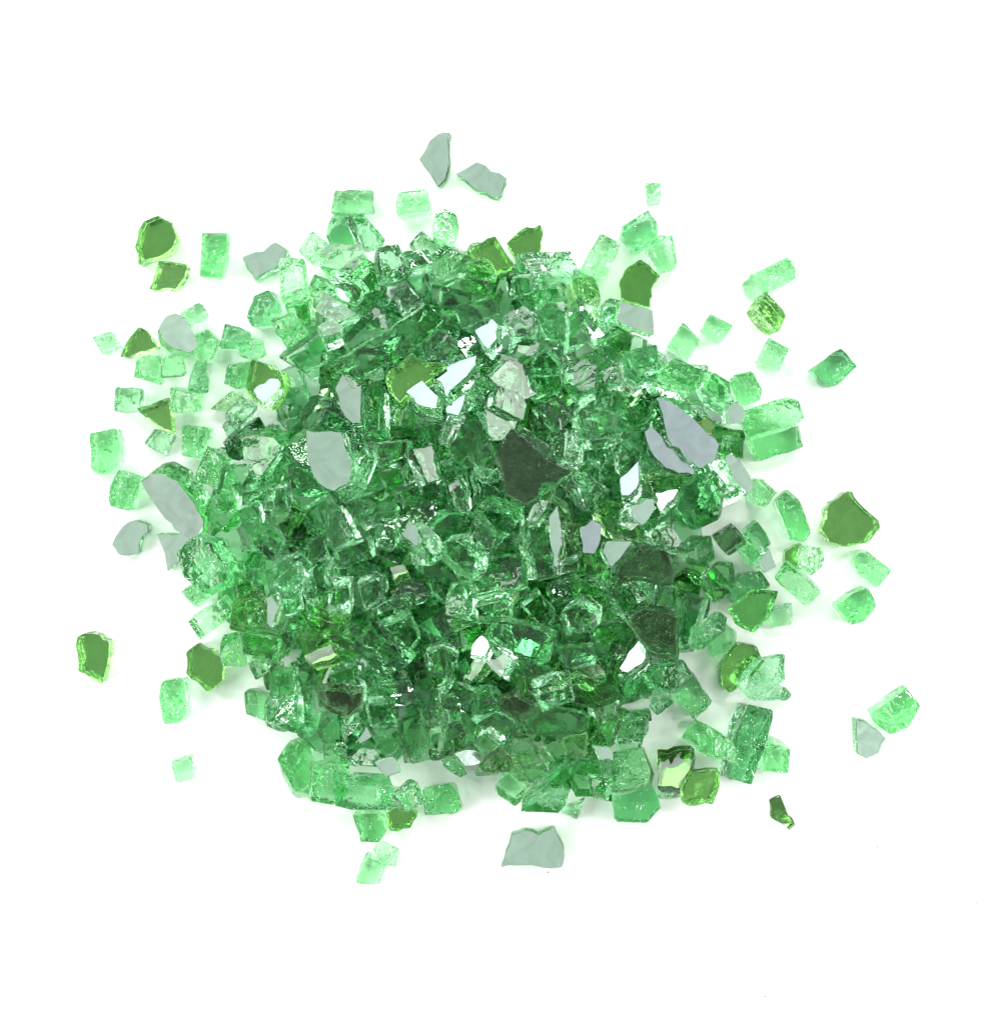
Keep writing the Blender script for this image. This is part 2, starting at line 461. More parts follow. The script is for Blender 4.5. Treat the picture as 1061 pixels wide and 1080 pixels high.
t('c','330,742 390,620 465,655 425,762','pale green tile at the bottom, lower of the overlapping two',T=20,mat='l')
t('c','410,600 455,565 517,600 500,672 410,640','frosted clear tile overlapping the pale one at the bottom',T=18,mat='l')
t('c','-20,60 80,10 180,60 165,128 80,110',None)
t('c','180,110 230,65 290,90 280,160 210,170',None,mat='l')
t('c','280,100 350,60 380,140 300,220',None,mat='s')
t('c','270,180 420,200 410,270 320,260',None,mat='s')
t('m','345,150 380,95 400,140 350,170',None,T=14)
t('m','420,230 500,210 530,270 470,290',None,T=14,mat='l')
t('c','400,140 460,125 515,190 475,222 430,180','small chip with black and white glints near the heap bottom',mat='l')
t('c','520,80 610,50 650,200 640,240 560,255 515,170',None,mat='g',T=28)
t('c','690,250 740,215 795,290 765,305',None)
t('m','735,205 790,190 848,200 850,250 790,262','pale blue silvered chip at the heap bottom edge',T=16)
t('c','700,90 770,70 810,160 770,200 700,180',None,mat='s')
t('c','640,120 690,110 700,200 650,240',None,mat='l')
t('c','850,250 930,190 985,270 880,280',None,mat='k')
t('c','825,280 950,290 900,300 830,305',None,T=12,mat='l')
t('c','820,70 900,25 1000,80 940,170',None,mat='s')
t('c','828,150 880,110 945,160 880,210','clear glass cube with pale outline near the heap bottom',mat='l')
t('c','910,350 970,270 1055,360 1005,418','clear green block with white rim at the heap bottom edge',mat='l')
t('c','985,190 1061,150 1130,290 1060,340',None,mat='l',T=28)
reg(500,740)
t('m','112,680 155,545 210,525 265,545 330,515 372,600 365,680 290,682 240,670 170,672','wide silvered shard with notched top, alone below the heap',T=18)
t('c','350,440 460,395 425,487',None,T=16,mat='l')
t('c','200,430 240,370 330,290 380,240 405,320 380,400 350,435','peaked dark green chip with glossy face at the heap bottom',T=34,mat='s')
t('c','390,300 440,220 520,230 545,310 530,370 430,370','round topped green chip at the heap bottom edge',T=34,mat='g')
t('c','480,310 570,310 575,400 490,390',None)
t('c','575,390 735,340 770,430 715,492 580,490','heavy grey green block, lowest on the heap bottom right',T=32,mat='s')
t('c','570,220 700,195 738,290 720,350 580,370','rounded green chip stacked on the heavy grey green block',T=32,mat='g')
t('c','770,380 850,360 850,400 760,400',None,T=14)
t('y','770,218 910,198 905,270 850,365 765,360','bright yellow green mirrored shard at the lower right',T=22,tilt='L',mat='k')
t('o','850,350 900,285 1010,280 1005,345 980,415 860,412','olive shard beside the bright yellow green one at lower right',T=24,tilt=(0,0))
t('c','575,90 710,60 690,190 600,210',None,mat='s')
t('c','480,160 560,60 612,40 570,180 520,215','translucent leaf shaped grey green chip at the heap lower right',mat='k')
t('c','205,60 330,20 480,50 470,110 330,135 220,130','long smooth green chip near the heap bottom',mat='g')
t('c','370,150 470,130 460,220 380,230',None,mat='k')
t('m','490,180 560,190 570,240 520,240',None,T=14)
reg(700,640)
t('c','35,370 120,275 195,395 120,460','blue green tile with glossy white streak at the lower right gap',T=26,mat='g')
t('c','80,540 130,465 250,540 240,625 180,620','curved green block beneath the glossy streaked tile',T=28)
t('c','240,540 280,560 270,640 235,620',None)
t('c','245,705 290,500 330,400 437,425 400,560 340,728','tall dark topped green bar at the right side of the lower heap',T=34,mat='s')
t('c','395,570 450,540 508,560 500,680 400,670','small pale green block right of the tall dark topped bar',T=28,mat='l')
t('y','437,800 480,780 500,830 542,900 515,922 440,870','small olive comma shaped shard, loose at the lower right',T=9,tilt=(0,0),mat='s')
t('m','785,460 830,470 910,540 880,600 830,622 790,600','grey green rounded triangle shard, loose at far lower right',T=22)
t('c','847,430 1000,330 1050,400 1000,490 925,518 870,480','green block with white squiggle, loose at far lower right',T=28,mat='g')
t('o','225,250 290,150 375,158 400,215 270,352 235,330','olive shard with slanted ridge at the heap right edge')
t('c','305,320 385,215 485,195 490,300 370,390','green plate leaning on the olive shard at the right edge',T=22,mat='s')
t('c','380,380 480,320 515,360 490,382',None,T=18,mat='s')
reg(720,500)
t('c','380,110 435,58 480,110 525,240 500,280 440,270','curved green bar standing free at the heap right side',T=30,mat='g')
t('o','565,230 600,120 690,70 720,120 800,190 808,220 760,280 680,298 600,280','large olive mirrored shard with glossy star crack, far right',T=22)
t('c','685,375 735,305 857,400 800,470','crackled clear green block under the large olive shard',T=24,mat='l')
t('c','627,540 690,490 750,465 795,545 740,605 680,620','green block with dark lower left face, loose at right',T=28,mat='g')
t('c','300,190 250,230 240,270 300,390 340,300 365,280 340,240',None,mat='s')
t('m','300,360 345,305 378,380 330,410',None,T=16)
t('o','420,320 480,285 500,320 510,390 450,400 415,360','small yellow olive chip with rounded end at the right',mat='k',tilt=(200,5))
t('c','490,350 500,300 545,300 567,340 555,380 510,415',None,mat='l',T=20)
t('c','365,420 410,350 555,480 500,550','wide green block near the right edge pointing down right',T=26,mat='g')
t('c','350,560 445,530 455,625 370,640','very pale green square right of the glossy olive chip',T=18,mat='l')
t('c','220,290 290,260 330,330 290,390',None)
t('c','170,490 240,410 310,400 350,460 260,520 210,540','crackled dark green cube at the heap right edge',T=30,mat='s')
t('o','190,560 290,480 385,490 350,590 290,650 240,630','glossy olive chip with round green reflection at the right edge',T=24,tilt=(60,8),mat='g')
t('c','100,700 150,600 215,650 210,710 120,760',None)
t('c','0,490 95,520 60,700 -20,700',None,mat='s',T=30)
t('c','60,640 160,580 150,640 50,720',None,mat='s')
N_RIM = len(SPEC)
# ---- heap interior, from below to above
reg(290,370)
t('c','170,300 210,230 260,240 330,320 200,330',None,mat='s')
t('c','590,290 700,280 720,380 600,370',None,mat='s')
t('c','720,300 845,300 840,480 740,490 710,380','upright speckled green block left of the dark faced shard',T=32)
t('c','850,250 990,290 960,370 860,380',None,mat='l')
t('c','820,200 960,190 1000,270 870,280',None)
t('c','400,390 560,370 540,430 430,480',None)
t('c','560,400 650,390 680,470 600,560 540,520',None,mat='s')
t('c','430,480 520,470 540,560 470,600',None)
t('c','510,580 600,540 620,600 540,640',None,mat='l')
t('c','870,450 940,430 960,560 850,640 820,520',None)
t('c','700,480 790,490 810,600 720,620',None,mat='s')
t('c','60,480 150,460 210,600 130,650 60,590',None)
t('c','0,570 60,560 70,650 0,690',None,mat='l')
t('c','490,720 600,630 680,640 610,800 520,810','green shard carrying two small silver patches mid heap',T=28)
t('m','530,770 560,700 605,790 590,815',None,T=8,tilt=(100,8))
t('c','365,150 450,150 460,380 370,370','upright green bar right of the split silvered shard',T=32)
t('m','258,170 288,108 330,170 362,152 360,305 325,305 280,250','split silvered shard with two peaks on the upper left slope',T=26)
t('o','475,110 570,35 712,75 650,130 560,190 530,220 485,170','matt olive shard next to the white gleaming shards',T=26)
t('c','540,210 700,250 690,280 620,290',None)
t('w','552,190 620,142 690,215 680,265 600,245','white gleaming four sided shard left of the jagged white streak',T=24,tilt='L')
t('c','750,210 870,110 885,150 830,200 770,230','bright rimmed yellow green sliver by the white gleaming shards',mat='k')
t('w','718,250 800,195 790,240 770,290 715,275','small white gleaming shard right under the jagged white streak',T=22,tilt='L')
t('w','660,130 740,75 845,38 840,80 780,150 720,215 700,150','jagged white gleaming streak shaped shard, upper middle of heap',T=24,tilt='L')
t('m','148,335 240,340 290,345 330,470 315,550 260,578 200,550 150,450','large silvered shard on the left slope with green edge at its right',T=34,tilt=(190,3))
t('c','340,350 370,345 410,450 350,560 335,540 345,450','bright green sliver hugging the large silvered left shard',T=30,mat='l')
t('c','0,890 110,840 150,890 80,970 10,970',None,mat='s')
t('c','130,790 200,770 230,850 160,900',None,mat='s')
t('c','110,950 160,910 180,1030 130,1050',None,mat='l')
t('c','210,900 270,850 315,870 300,960 220,990','glinting white streaked chip left of centre',mat='l')
t('c','320,910 400,900 470,920 460,1010 400,1050 335,1040','rounded green chip with small blue glint left of centre',T=32,mat='l')
t('c','245,960 325,955 330,1061 230,1061','pale green cube under the blue glint chip',mat='l')
t('c','220,740 300,635 370,625 460,660 465,740 410,855 310,850 240,790','big faceted olive green nugget left of centre',T=28,mat='g',tilt=(200,6))
t('y','480,910 540,895 560,930 500,965','tiny gleaming yellow chip just left of centre',mat='k',T=16,tilt='L')
t('c','480,1000 560,950 695,935 690,990 620,1040 500,1061','smooth lens shaped green chip at the centre of the heap',T=26,mat='g')
t('c','600,850 640,720 700,665 840,675 850,730 760,820 690,930 600,920','broad green shard with bright lower corner at the heap centre',T=30,mat='g')
t('c','800,760 850,710 940,760 880,850 830,840',None)
t('c','755,870 1030,850 1040,990 820,1030 760,940','wide clear glass block with white streaks just under centre',T=26,mat='g')
reg(500,370)
t('c','70,30 180,20 190,190 100,200 65,120','speckled green cube at the upper middle of the heap',T=30,mat='l')
t('c','240,110 250,30 300,-10 350,20 365,160 330,180 270,170','oval ring edged green chip at the upper middle',T=26,mat='s')
t('c','380,110 460,55 515,90 500,180 430,210 385,170','rounded green chip right of the oval ring edged chip',T=30)
t('c','530,100 600,60 610,150 540,150',None,mat='s')
t('c','620,30 740,20 750,120 680,145 630,110',None,mat='s',T=30)
t('c','750,110 800,50 940,110 880,195','clear block with crossed white edges at the upper right slope',T=28,mat='l')
t('c','940,160 960,85 1050,140 1040,230',None,mat='g')
t('c','600,170 740,215 720,280 650,320 610,260','flat matt green chip left of the large silvered right shard',mat='g')
t('c','730,140 880,200 925,320 830,240','dark green plate behind the large silvered right shard',mat='s',T=20)
t('o','930,300 960,270 1000,295 990,345 950,340',None,T=14)
t('c','410,260 470,220 570,250 530,340 450,385','white ribbed green chip near the upper right of centre',T=30,mat='l')
t('c','250,240 340,190 400,270 340,340',None,mat='s')
t('c','320,380 400,340 460,400 420,480 340,450',None,mat='s')
t('c','520,390 600,340 640,400 600,470 530,450',None,mat='g')
t('c','630,370 690,350 760,480 700,500',None,mat='s')
t('c','700,510 860,510 830,600 740,590',None,mat='k')
t('b','745,200 810,220 930,320 1000,390 985,450 920,490 850,430 790,370','large bluish silvered shard with curved crack on the right slope',T=30,tilt=(25,6))
t('b','690,340 720,315 800,400 905,490 900,520 780,490 730,440','long silvered shard lying left of the large bluish one',T=24,tilt=(10,8))
t('d','90,440 160,330 300,450 420,490 330,560 215,635 130,590','large dark faced shard with a pale scratch right of centre',T=28,tilt=(270,9))
t('c','180,310 220,330 320,410 300,460 220,390','pale sliver lying across the dark faced shard',T=12,mat='l')
t('c','440,480 510,450 530,560 460,600',None)
t('w','610,550 690,475 690,560 650,620 615,620','bluish white chip above the grey silver pair right of centre',T=24,tilt='L')
t('c','690,540 740,540 760,600 680,620',None,mat='k')
t('m','640,640 735,612 735,660 690,720 650,690','pale silver chip under the bluish white chip',T=18)
t('v','748,600 850,588 778,678','pure white gleaming triangle chip on the right slope',T=16,tilt='L')
t('c','860,550 980,515 1030,570 1020,680 910,730 840,660','large crackled green chunk on the right slope',T=30,mat='g')
t('b','430,730 480,700 520,720 515,780 490,840 440,835','small silvered chip with dark rim right of centre',T=26,tilt=(20,6))
t('m','525,830 540,790 650,790 600,860 560,900','small silvered heart shaped chip right of centre',T=26)
t('c','510,680 550,620 640,650 680,780 600,790 530,760','yellow green crinkled chip between three silver chips',T=32,mat='k')
t('c','215,640 300,630 340,930 240,950 215,830','tall bright green block standing near the centre',T=28,mat='l')
t('m','310,690 345,640 365,760 350,900 330,890','thin silvered face beside the tall bright green block',T=14,tilt=(190,9))
t('c','350,630 400,700 430,850 370,880 360,760',None,mat='k')
t('c','360,880 420,850 428,900 350,920',None,T=16,mat='l')
t('c','690,770 780,705 880,840 800,830','flat matt green chip above the dark speckled dome',mat='g',T=18)
t('c','0,700 110,760 60,840 0,830',None,mat='g')
t('d','590,960 600,880 690,810 790,820 820,900 815,960 660,940','dark speckled dome shaped shard on the right side of the heap',T=34,tilt=(270,9))
t('d','980,770 1061,720 1110,790 1040,840','dark brown chip near the heap right edge',T=26,tilt=(270,9))
t('c','950,930 990,880 1061,880 1061,990 980,985','smooth bright green bulb at the heap right side',T=30,mat='g')
t('c','660,945 820,970 800,1050 700,1050',None,mat='l')
reg(290,560)
t('c','95,430 170,320 310,370 240,490 160,500','angular pale olive chip on the lower left slope',T=34,mat='k')
t('y','130,530 240,480 268,530 170,565','small gleaming yellow green chip on the lower left slope',T=20,mat='k',tilt='L')
t('c','80,560 150,560 180,640 110,660',None)
t('c','0,200 90,130 130,200 40,270',None,mat='s')
t('c','30,260 100,240 120,330 40,350',None,mat='s')
t('m','-20,270 0,260 35,310 0,400 -20,380',None,T=20)
t('c','440,380 560,340 600,440 560,490',None,mat='g')
t('c','620,380 760,270 830,370 680,460','dark striped block under the centre',T=30,mat='s')
t('c','830,290 960,260 980,350 840,360',None,mat='l')
t('c','335,460 415,385 575,525 480,580','bright glinting green cube, lower left of centre',T=36,mat='l')
t('c','350,500 430,560 420,620 350,600',None)
t('c','620,500 700,470 760,510 740,600 640,580',None,mat='l')
t('c','680,660 740,610 835,660 790,740 690,720','striped glass chip low in the heap',T=28,mat='l')
t('d','185,650 360,660 355,730 300,770 220,720','dark brown shard at the heap lower left',T=26,tilt=(270,9))
t('c','230,580 340,540 370,640 260,640',None,mat='s')
t('c','440,640 560,620 600,710 470,720',None,mat='g')
t('c','380,700 470,690 500,790 400,820',None,mat='s')
t('c','600,720 700,700 720,800 620,810',None,mat='l')
t('c','0,580 80,570 90,680 10,690',None,mat='g')
t('c','0,690 100,680 110,790 20,800',None,mat='s')
reg(500,560)
t('c','190,300 265,245 345,345 290,410','clear glass cube with pale edges below centre',T=28,mat='l')
t('c','300,230 390,190 410,280 330,300',None,mat='s')
t('c','400,190 520,200 570,270 540,340 430,290',None,mat='g')
t('c','370,330 440,280 510,330 510,400 400,410','bright green chip with square white ring below centre',T=32,mat='l')
t('c','70,480 200,530 290,550 330,570 250,600 110,560',None,mat='g')
t('c','50,430 100,360 230,390 320,430 290,550 200,530 70,480','green shard with white glinting square, right of the white triangle',T=34,mat='g')
t('v','0,490 38,447 72,490 50,530 -5,525','pure white gleaming triangle chip low in the heap',T=20,tilt='L')
t('c','480,400 620,360 720,470 620,530 510,500','clear green plate left of the dark speckled block',T=24,mat='g')
t('c','350,480 500,470 510,540 380,580',None,mat='s')
t('v','610,585 650,520 690,475 718,510 700,560 640,597','white gleaming oval chip at the lower right of the heap',T=26,tilt='L')
t('d','630,350 700,310 835,350 838,520 730,500','dark speckled square shard at the lower right of the heap',T=34,tilt=(270,9))
t('c','850,270 960,275 900,500 850,510','upright deep green bar at the right edge of the dark square shard',T=34,mat='s')
t('c','680,580 850,540 890,600 820,670 740,650','very dark green chip above the white gap at lower right',T=30,mat='s')
t('c','730,720 740,690 800,680 820,700 750,750',None,mat='s',T=20)
t('c','360,620 440,590 600,660 560,700 470,720 360,690','faceted bright green shard at the lower middle of the heap',T=32,mat='k')
t('c','470,710 590,690 580,740 490,760','pinkish glinting sliver under the faceted bright green shard',T=20,mat='l')
t('d','90,700 170,670 275,735 190,785','small near black shard low in the middle of the heap',T=26,tilt=(270,9))
t('c','600,600 690,620 680,690 620,680',None,mat='s')

# ------------------------------------------------------------------ heap outline and fill
PILE = [(350,262),(400,275),(520,268),(605,295),(650,330),(690,372),(770,408),(775,500),(750,560),(765,640),(730,690),(690,730),(640,825),(560,828),(480,790),(400,800),(335,785),(305,730),(262,690),(225,600),(225,500),(250,440),(280,400),(310,330)]
PC = (500, 540)
def pile_d(x, y):
    """0 at the heap's centre, 1 on its edge"""
    dx, dy = x-PC[0], y-PC[1]
    best = 9
    n = len(PILE)
    for i in range(n):
        ax, ay = PILE[i][0]-PC[0], PILE[i][1]-PC[1]; bx, by = PILE[(i+1)%n][0]-PC[0], PILE[(i+1)%n][1]-PC[1]
        det = ax*by-ay*bx
        u = (dx*by-dy*bx)/det; v = (ax*dy-ay*dx)/det
        if u >= -1e-9 and v >= -1e-9: return u+v
    return best

def rnd_outline(rng):
    t = rng.random()
    if t < .14:
        w, h, c = rng.uniform(9, 15), rng.uniform(34, 60), rng.uniform(-9, 9)
        return ccw([(-w/2, -h/2), (w/2+c*.2, -h/2+3), (w/2+c, 0), (w/2-1, h/2), (-w/2+2, h/2-3), (-w/2+c, 0)]), 'sliver'
    if t < .24:
        w, h = rng.uniform(18, 26), rng.uniform(36, 50)
        return ccw([(w/2*math.sin(a)*(1 if a < 3.14 else .6), h/2*math.cos(a)) for a in [k*2*math.pi/9 for k in range(9)]]), 'lens'
    if t < .68:
        w, h = rng.uniform(21, 31), rng.choice([rng.uniform(22, 34), rng.uniform(34, 58)])
        o = [(-w/2, -h/2), (w/2, -h/2), (w/2, h/2), (-w/2, h/2)]
        o = [(x+rng.gauss(0, 2.2), y+rng.gauss(0, 2.2)) for x, y in o]
        kind = 'cube'
    else:
        n = rng.choice([3, 4, 5, 5, 6]); r = rng.uniform(17, 29); a0 = rng.uniform(0, 6.28)
        o = []
        for i in range(n):
            a = a0+(i+rng.uniform(-.28, .28))*2*math.pi/n
            q = r*rng.uniform(.75, 1.15)
            o.append((q*math.cos(a)*1.15, q*math.sin(a)*.9))
        kind = 'shard'
    return ccw(o), kind

PLACED = []     # dicts: outl T R x y z kind coat mat px py label
def fill(count, level, rng, tag, coat_p=.12, side_p=.3, tries=4000, tmax=26, small=1.0):
    done = 0
    for _ in range(tries):
        if done >= count: break
        px, py = rng.uniform(205, 800), rng.uniform(235, 850)
        d = pile_d(px, py)
        if d > 0.97: continue
        target = level*(1-d**2.2)
        gx, gy, hm = slope(px, py, 20)
        if hm > target: continue
        outl, kind = rnd_outline(rng); T = rng.uniform(21, 28)*small; outl = [(x*small, y*small) for x, y in outl]
        best = None
        for c in range(4):
            spin = rng.uniform(0, 6.28)
            th = min(24, math.degrees(math.atan(math.hypot(gx, gy)))); ph = math.degrees(math.atan2(-gy, -gx))
            roll = math.pi/2 if (c % 2 and rng.random() < side_p*2) else 0
            R = tiltR(rng.uniform(0, 360), rng.uniform(0, tmax)) @ tiltR(ph, th, spin, roll)
            dd = drop(outl, T, R, px, py)
            if best is None or dd[2] < best[0][2]: best = (dd, R, roll)
        dd, R, roll = best
        settle(dd)
        coat = None
        if rng.random() < coat_p: coat = rng.choice(['m', 'o', 'o']) if tag == 'bed' else 'o'
        PLACED.append(dict(outl=outl, T=T, R=R, x=dd[0], y=dd[1], z=dd[2], kind=kind, coat=coat,
                           mat=rng.choice('gggssssslk'), px=px, py=py, label=None, tag=tag, lying=roll > 0, size=None))
        done += 1
    return done
rng = random.Random(5)
nb = fill(330, 70, rng, 'bed', coat_p=.45)
nt = fill(170, 95, rng, 'top', coat_p=.12)
print('med', np.percentile(H[H>20],[20,50,80,95]))
print('FILL', nb, nt, 'max', H.max())

def place(spec):
    kind, pts, T, tilt, label, mat = spec
    r2 = random.Random(int(pts[0][0]*31+pts[0][1]*7))
    cx = sum(p[0] for p in pts)/len(pts); cy = sum(p[1] for p in pts)/len(pts)
    outl = ccw([(p[0]-cx, cy-p[1]) for p in pts])
    if tilt == 'L':          # the face is turned so that the large softbox glances off it
        r = Vector((-.42, .90, .90)).normalized()
        v = Vector((CX-cx, cy-CY, D-60)).normalized()
        n_ = (r+v).normalized()
        tilt = (math.degrees(math.atan2(n_.y, n_.x)), math.degrees(math.acos(n_.z)))
    if tilt is None:
        gx, gy, hm = slope(cx, cy, 18)
        th = min(20, math.degrees(math.atan(math.hypot(gx, gy)))) * (.8 if kind == 'c' else .5)
        if kind in 'mdobw': th = min(th, 7)
        tilt = (math.degrees(math.atan2(-gy, -gx)), th)
        if hm > 20: tilt2 = (r2.uniform(0, 360), r2.uniform(0, 12 if kind == 'c' else 3))
        else: tilt2 = (r2.uniform(0, 360), r2.uniform(0, 1.5 if (hm < 2 or kind in 'mo') else 6))
    else: tilt2 = (0, 0)
    R = tiltR(*tilt2) @ tiltR(*tilt)
    z = H[int(((cx-CX)-HX0)/G), int(((CY-cy)-HY0)/G)] + T/2
    sc = (D-z-2)/D
    nrm = R @ Vector((0, 0, 1))
    st = min(1.45, 1/max(.3, nrm.z)); dh = Vector((nrm.x, nrm.y))
    if dh.length > 1e-4:
        dh.normalize()
        outl = [tuple(Vector(v)*sc + dh*(Vector(v).dot(dh))*sc*(st-1)) for v in outl]
    dd = drop(outl, T, R, cx, cy, 93 if (pile_d(cx, cy) > 1.05 or kind != 'c') else 80)
    settle(dd)
    coat = kind if kind in COAT else None
    xs = [p[0] for p in pts]; ys = [p[1] for p in pts]
    quad = len(pts) == 4 and kind == 'c'
    PLACED.append(dict(outl=outl, T=T, R=R, x=dd[0], y=dd[1], z=dd[2], kind='cube' if quad else 'shard', coat=coat,
                       mat=mat or ('k' if kind in 'oy' else r2.choice('gggls' if pile_d(cx, cy) > .8 else 'ggsssl')), px=cx, py=cy, label=label, tag='traced', lying=False,
                       size=math.hypot(max(xs)-min(xs), max(ys)-min(ys))))
def rank(k, s):
    if s[0] in 'vw': return 5                 # the gleaming chips lie on top
    if k < N_RIM: return 0
    if (s[4] or '').startswith('pale sliver lying'): return 4
    return 1 if s[0] == 'c' else 3 if s[0] == 'd' else 2
order = sorted(range(len(SPEC)), key=lambda k: rank(k, SPEC[k]))
for k in order:
    if rank(k, SPEC[k]) <= 1: place(SPEC[k])
print('SMALL', fill(45, 165, rng, 'top', coat_p=.0, small=.86))
for k in order:
    if rank(k, SPEC[k]) > 1: place(SPEC[k])
print('TRACED', len(SPEC), 'max', H.max(), np.percentile(H[H>20],[20,50,80,95]))

# ------------------------------------------------------------------ build meshes
vis = np.bincount(OWN[OWN >= 0].ravel(), minlength=len(PLACED))
for q, a in zip(PLACED, vis):
    q['vis'] = int(a)
    if q['tag'] in ('bed', 'top'): q['tag'] = 'bed' if a < 14 else 'top'

def build():
    bedV, bedF, bedfr, beds, bedm = [], [], [], [], []
    for i, q in enumerate(PLACED):
        r3 = random.Random(1000+i)
        V, F, fr, bot, top = piece_mesh(q['outl'], q['T'], r3, q['coat'])
        M = Matrix.Translation((q['x']*K, q['y']*K, q['z']*K)) @ Matrix(q['R']).to_4x4()
        coat = q['coat']
        up = coat in ('m', 'w', 'v', 'b')
        sm = [f > .5 for f in fr] if r3.random() < .2 else [False]*len(F)
        cap = None
        if coat: cap = top if up else bot
        for c in (bot, top):
            if c is cap: continue
            F.append(tuple(c)); sm.append(False)
            fr.append(r3.choice([.0, .03]) if coat else r3.choice([.15, .35, .55, .75]) if pile_d(q['px'], q['py']) > 1 else r3.choice([.02, .06, .12, .4]))
        if coat and q['tag'] == 'traced':
            caps = [tuple(cap)]
        else:
            V, F, fr, sm, caps = chip(V, F, fr, sm, cap, r3, q['T'])
            q['rough'] = max(f for f in fr[-2:])
            if coat and not caps: coat = None
        if q['tag'] == 'bed':
            b = len(bedV)
            bedV += [tuple(M @ Vector(v)) for v in V]
            for f in F+caps: bedF.append(tuple(b+k for k in f))
            bedfr += fr+[0]*len(caps); beds += sm+[False]*len(caps); bedm += [0]*len(F)+[1 if up else 2]*len(caps)
            continue
        name = 'mirrored_shard' if coat else ('glass_cube' if q['kind'] == 'cube' else 'glass_shard')
        q['coat'] = coat
        me = new_mesh(name, V, F, fr, sm)
        me.materials.append(GL[q['mat'].upper() if (pile_d(q['px'], q['py']) < .93 and q['mat'].islower()) else q['mat']])
        o = bpy.data.objects.new(name, me); C.objects.link(o)
        o.matrix_world = M
        q['obj'] = o; q['name'] = name
        if coat:
            used = sorted({k for c in caps for k in c}); ix = {k: n for n, k in enumerate(used)}
            me2 = bpy.data.meshes.new('mirror_coating')
            me2.from_pydata([V[k] for k in used], [], [tuple(ix[k] for k in c) for c in caps])
            me2.materials.append(COAT[coat])
            c = bpy.data.objects.new('mirror_coating', me2); C.objects.link(c); c.parent = o
    me = new_mesh('bed_of_glass_chips', bedV, bedF, bedfr, beds)
    me.materials.append(GL['S']); me.materials.append(COAT['o']); me.materials.append(COAT['o'])
    me.polygons.foreach_set('material_index', bedm)
    o = bpy.data.objects.new('glass_chip_bed', me); C.objects.link(o)
    o['kind'] = 'stuff'; o['label'] = 'mass of broken green glass chips buried under the heap'; o['category'] = 'glass chips'
build()

# ------------------------------------------------------------------ names, labels, groups
import re
NUM = 'twelve one two three four five six seven eight nine ten eleven'.split()
def clock(x, y):
    return NUM[int(round(math.degrees(math.atan2(x-PC[0], PC[1]-y))/30)) % 12]
LM = {
 'large dark faced shard': 'dark scratched shard', 'tall bright green block': 'tall bright block', 'dark speckled dome': 'dark speckled dome',
 'dark speckled square': 'dark square shard', 'large silvered shard': 'large silver shard', 'large bluish silvered': 'large bluish shard',
 'large silvered oval': 'large silver oval', 'split silvered': 'split silver shard', 'matt olive shard': 'matt olive shard',
 'big faceted olive': 'olive nugget', 'long clear glass bar': 'long slanting bar', 'smooth lens': 'lens shaped chip',
 'wide clear glass block': 'wide streaked block', 'bright glinting green cube': 'glinting cube', 'faceted bright green': 'faceted bright shard',
 'dark brown shard': 'dark brown shard', 'small near black': 'near black shard', 'rounded dark green chip': 'dark ridged chip',
 'wide green slab': 'wide green slab', 'heavy grey green': 'heavy grey block', 'long deep green bar': 'long deep green bar',
 'peaked dark green': 'peaked dark chip', 'tall dark topped': 'dark topped bar', 'glossy olive chip': 'glossy olive chip',
 'arched yellow': 'arched yellow green shard', 'crinkled pale green chip': 'crinkled chip', 'white ribbed green': 'white ribbed chip',
 'bright yellow green mirrored': 'bright yellow green shard', 'large crackled green': 'crackled chunk', 'ribbed fan': 'fan shaped chip',
 'green shard with white glinting': 'glinting shard', 'angular pale olive': 'angular olive chip', 'wide green block on the': 'wide shoulder block',
 'olive shard at the heap upper left': 'olive shoulder shard', 'olive mirrored shard with six': 'six sided olive shard',
 'speckled green cube at the upper': 'speckled cube', 'wide silvered shard with notched': 'notched silver shard', 'upright clear green block': 'upright clear block',
}
marks = []
for q in PLACED:
    if q['tag'] != 'traced' or not q['label']: continue
    for k, v in LM.items():
        if q['label'].startswith(k): marks.append((v, q['px'], q['py'], q))
def tidy(s):
    s = s.replace('large silvered right shard', 'large bluish silvered shard').replace('lowest on the heap bottom right', 'lowest of the heap').replace('at far ', 'far out at ').replace('dark brown shard at the heap lower left', 'dark brown shard set in the heap at lower left')
    for a, c in [('farthest left beside the heap', 'outermost one beside the heap at nine'), (', leftmost of the upper left scatter', ', outermost of the ten o\'clock scatter'),
                 (', leftmost piece, alone at lower left', ' standing alone, outermost piece toward eight o\'clock'),
                 ('beside the heap at nine', "beside the heap at nine o'clock"), ('heap top left corner', "heap edge at eleven o'clock"),
                 ('lower left corner of the heap', "heap edge at seven o'clock"), ('pointing left in the left scatter', "pointing outward in the nine o'clock scatter"),
                 ('leaning right', 'leaning inward'), ('pointing down right', 'pointing downward'), ('dark lower left face', 'dark lower face'),
                 ('bottom left of the heap', "heap bottom at seven o'clock"), ('farthest left', 'outermost'), ('bevelled', 'cut'),
                 ('hugging the large silvered left shard', 'hugging the large silvered shard'), ('green edge at its right', 'green edge along one side')]:
        s = s.replace(a, c)
    s = re.sub(r'\b(just |two |somewhat )?(right|left) of\b', 'beside', s)
    for a, c in [('upper left', "ten o'clock"), ('lower left', "eight o'clock"), ('upper right', "two o'clock"), ('lower right', "four o'clock"),
                 ('left', "nine o'clock"), (r'(?<!o.clock )right(?! under)', "three o'clock"), ('right under', 'directly under')]:
        s = re.sub(r'\b%s\b' % a, c, s)
    s = re.sub(r"\bat the (\w+ o'clock)$", r'at \1', s); s = re.sub(r"\bon the (\w+ o'clock)$", r'toward \1', s)
    return s
COL = {'g': 'mid green', 'l': 'pale green', 's': 'deep green', 'k': 'olive green'}
COATW = {'m': 'silver faced', 'w': 'white gleaming', 'v': 'white gleaming', 'b': 'bluish silver faced', 'o': 'olive mirrored', 'y': 'yellow green mirrored', 'd': 'dark faced'}
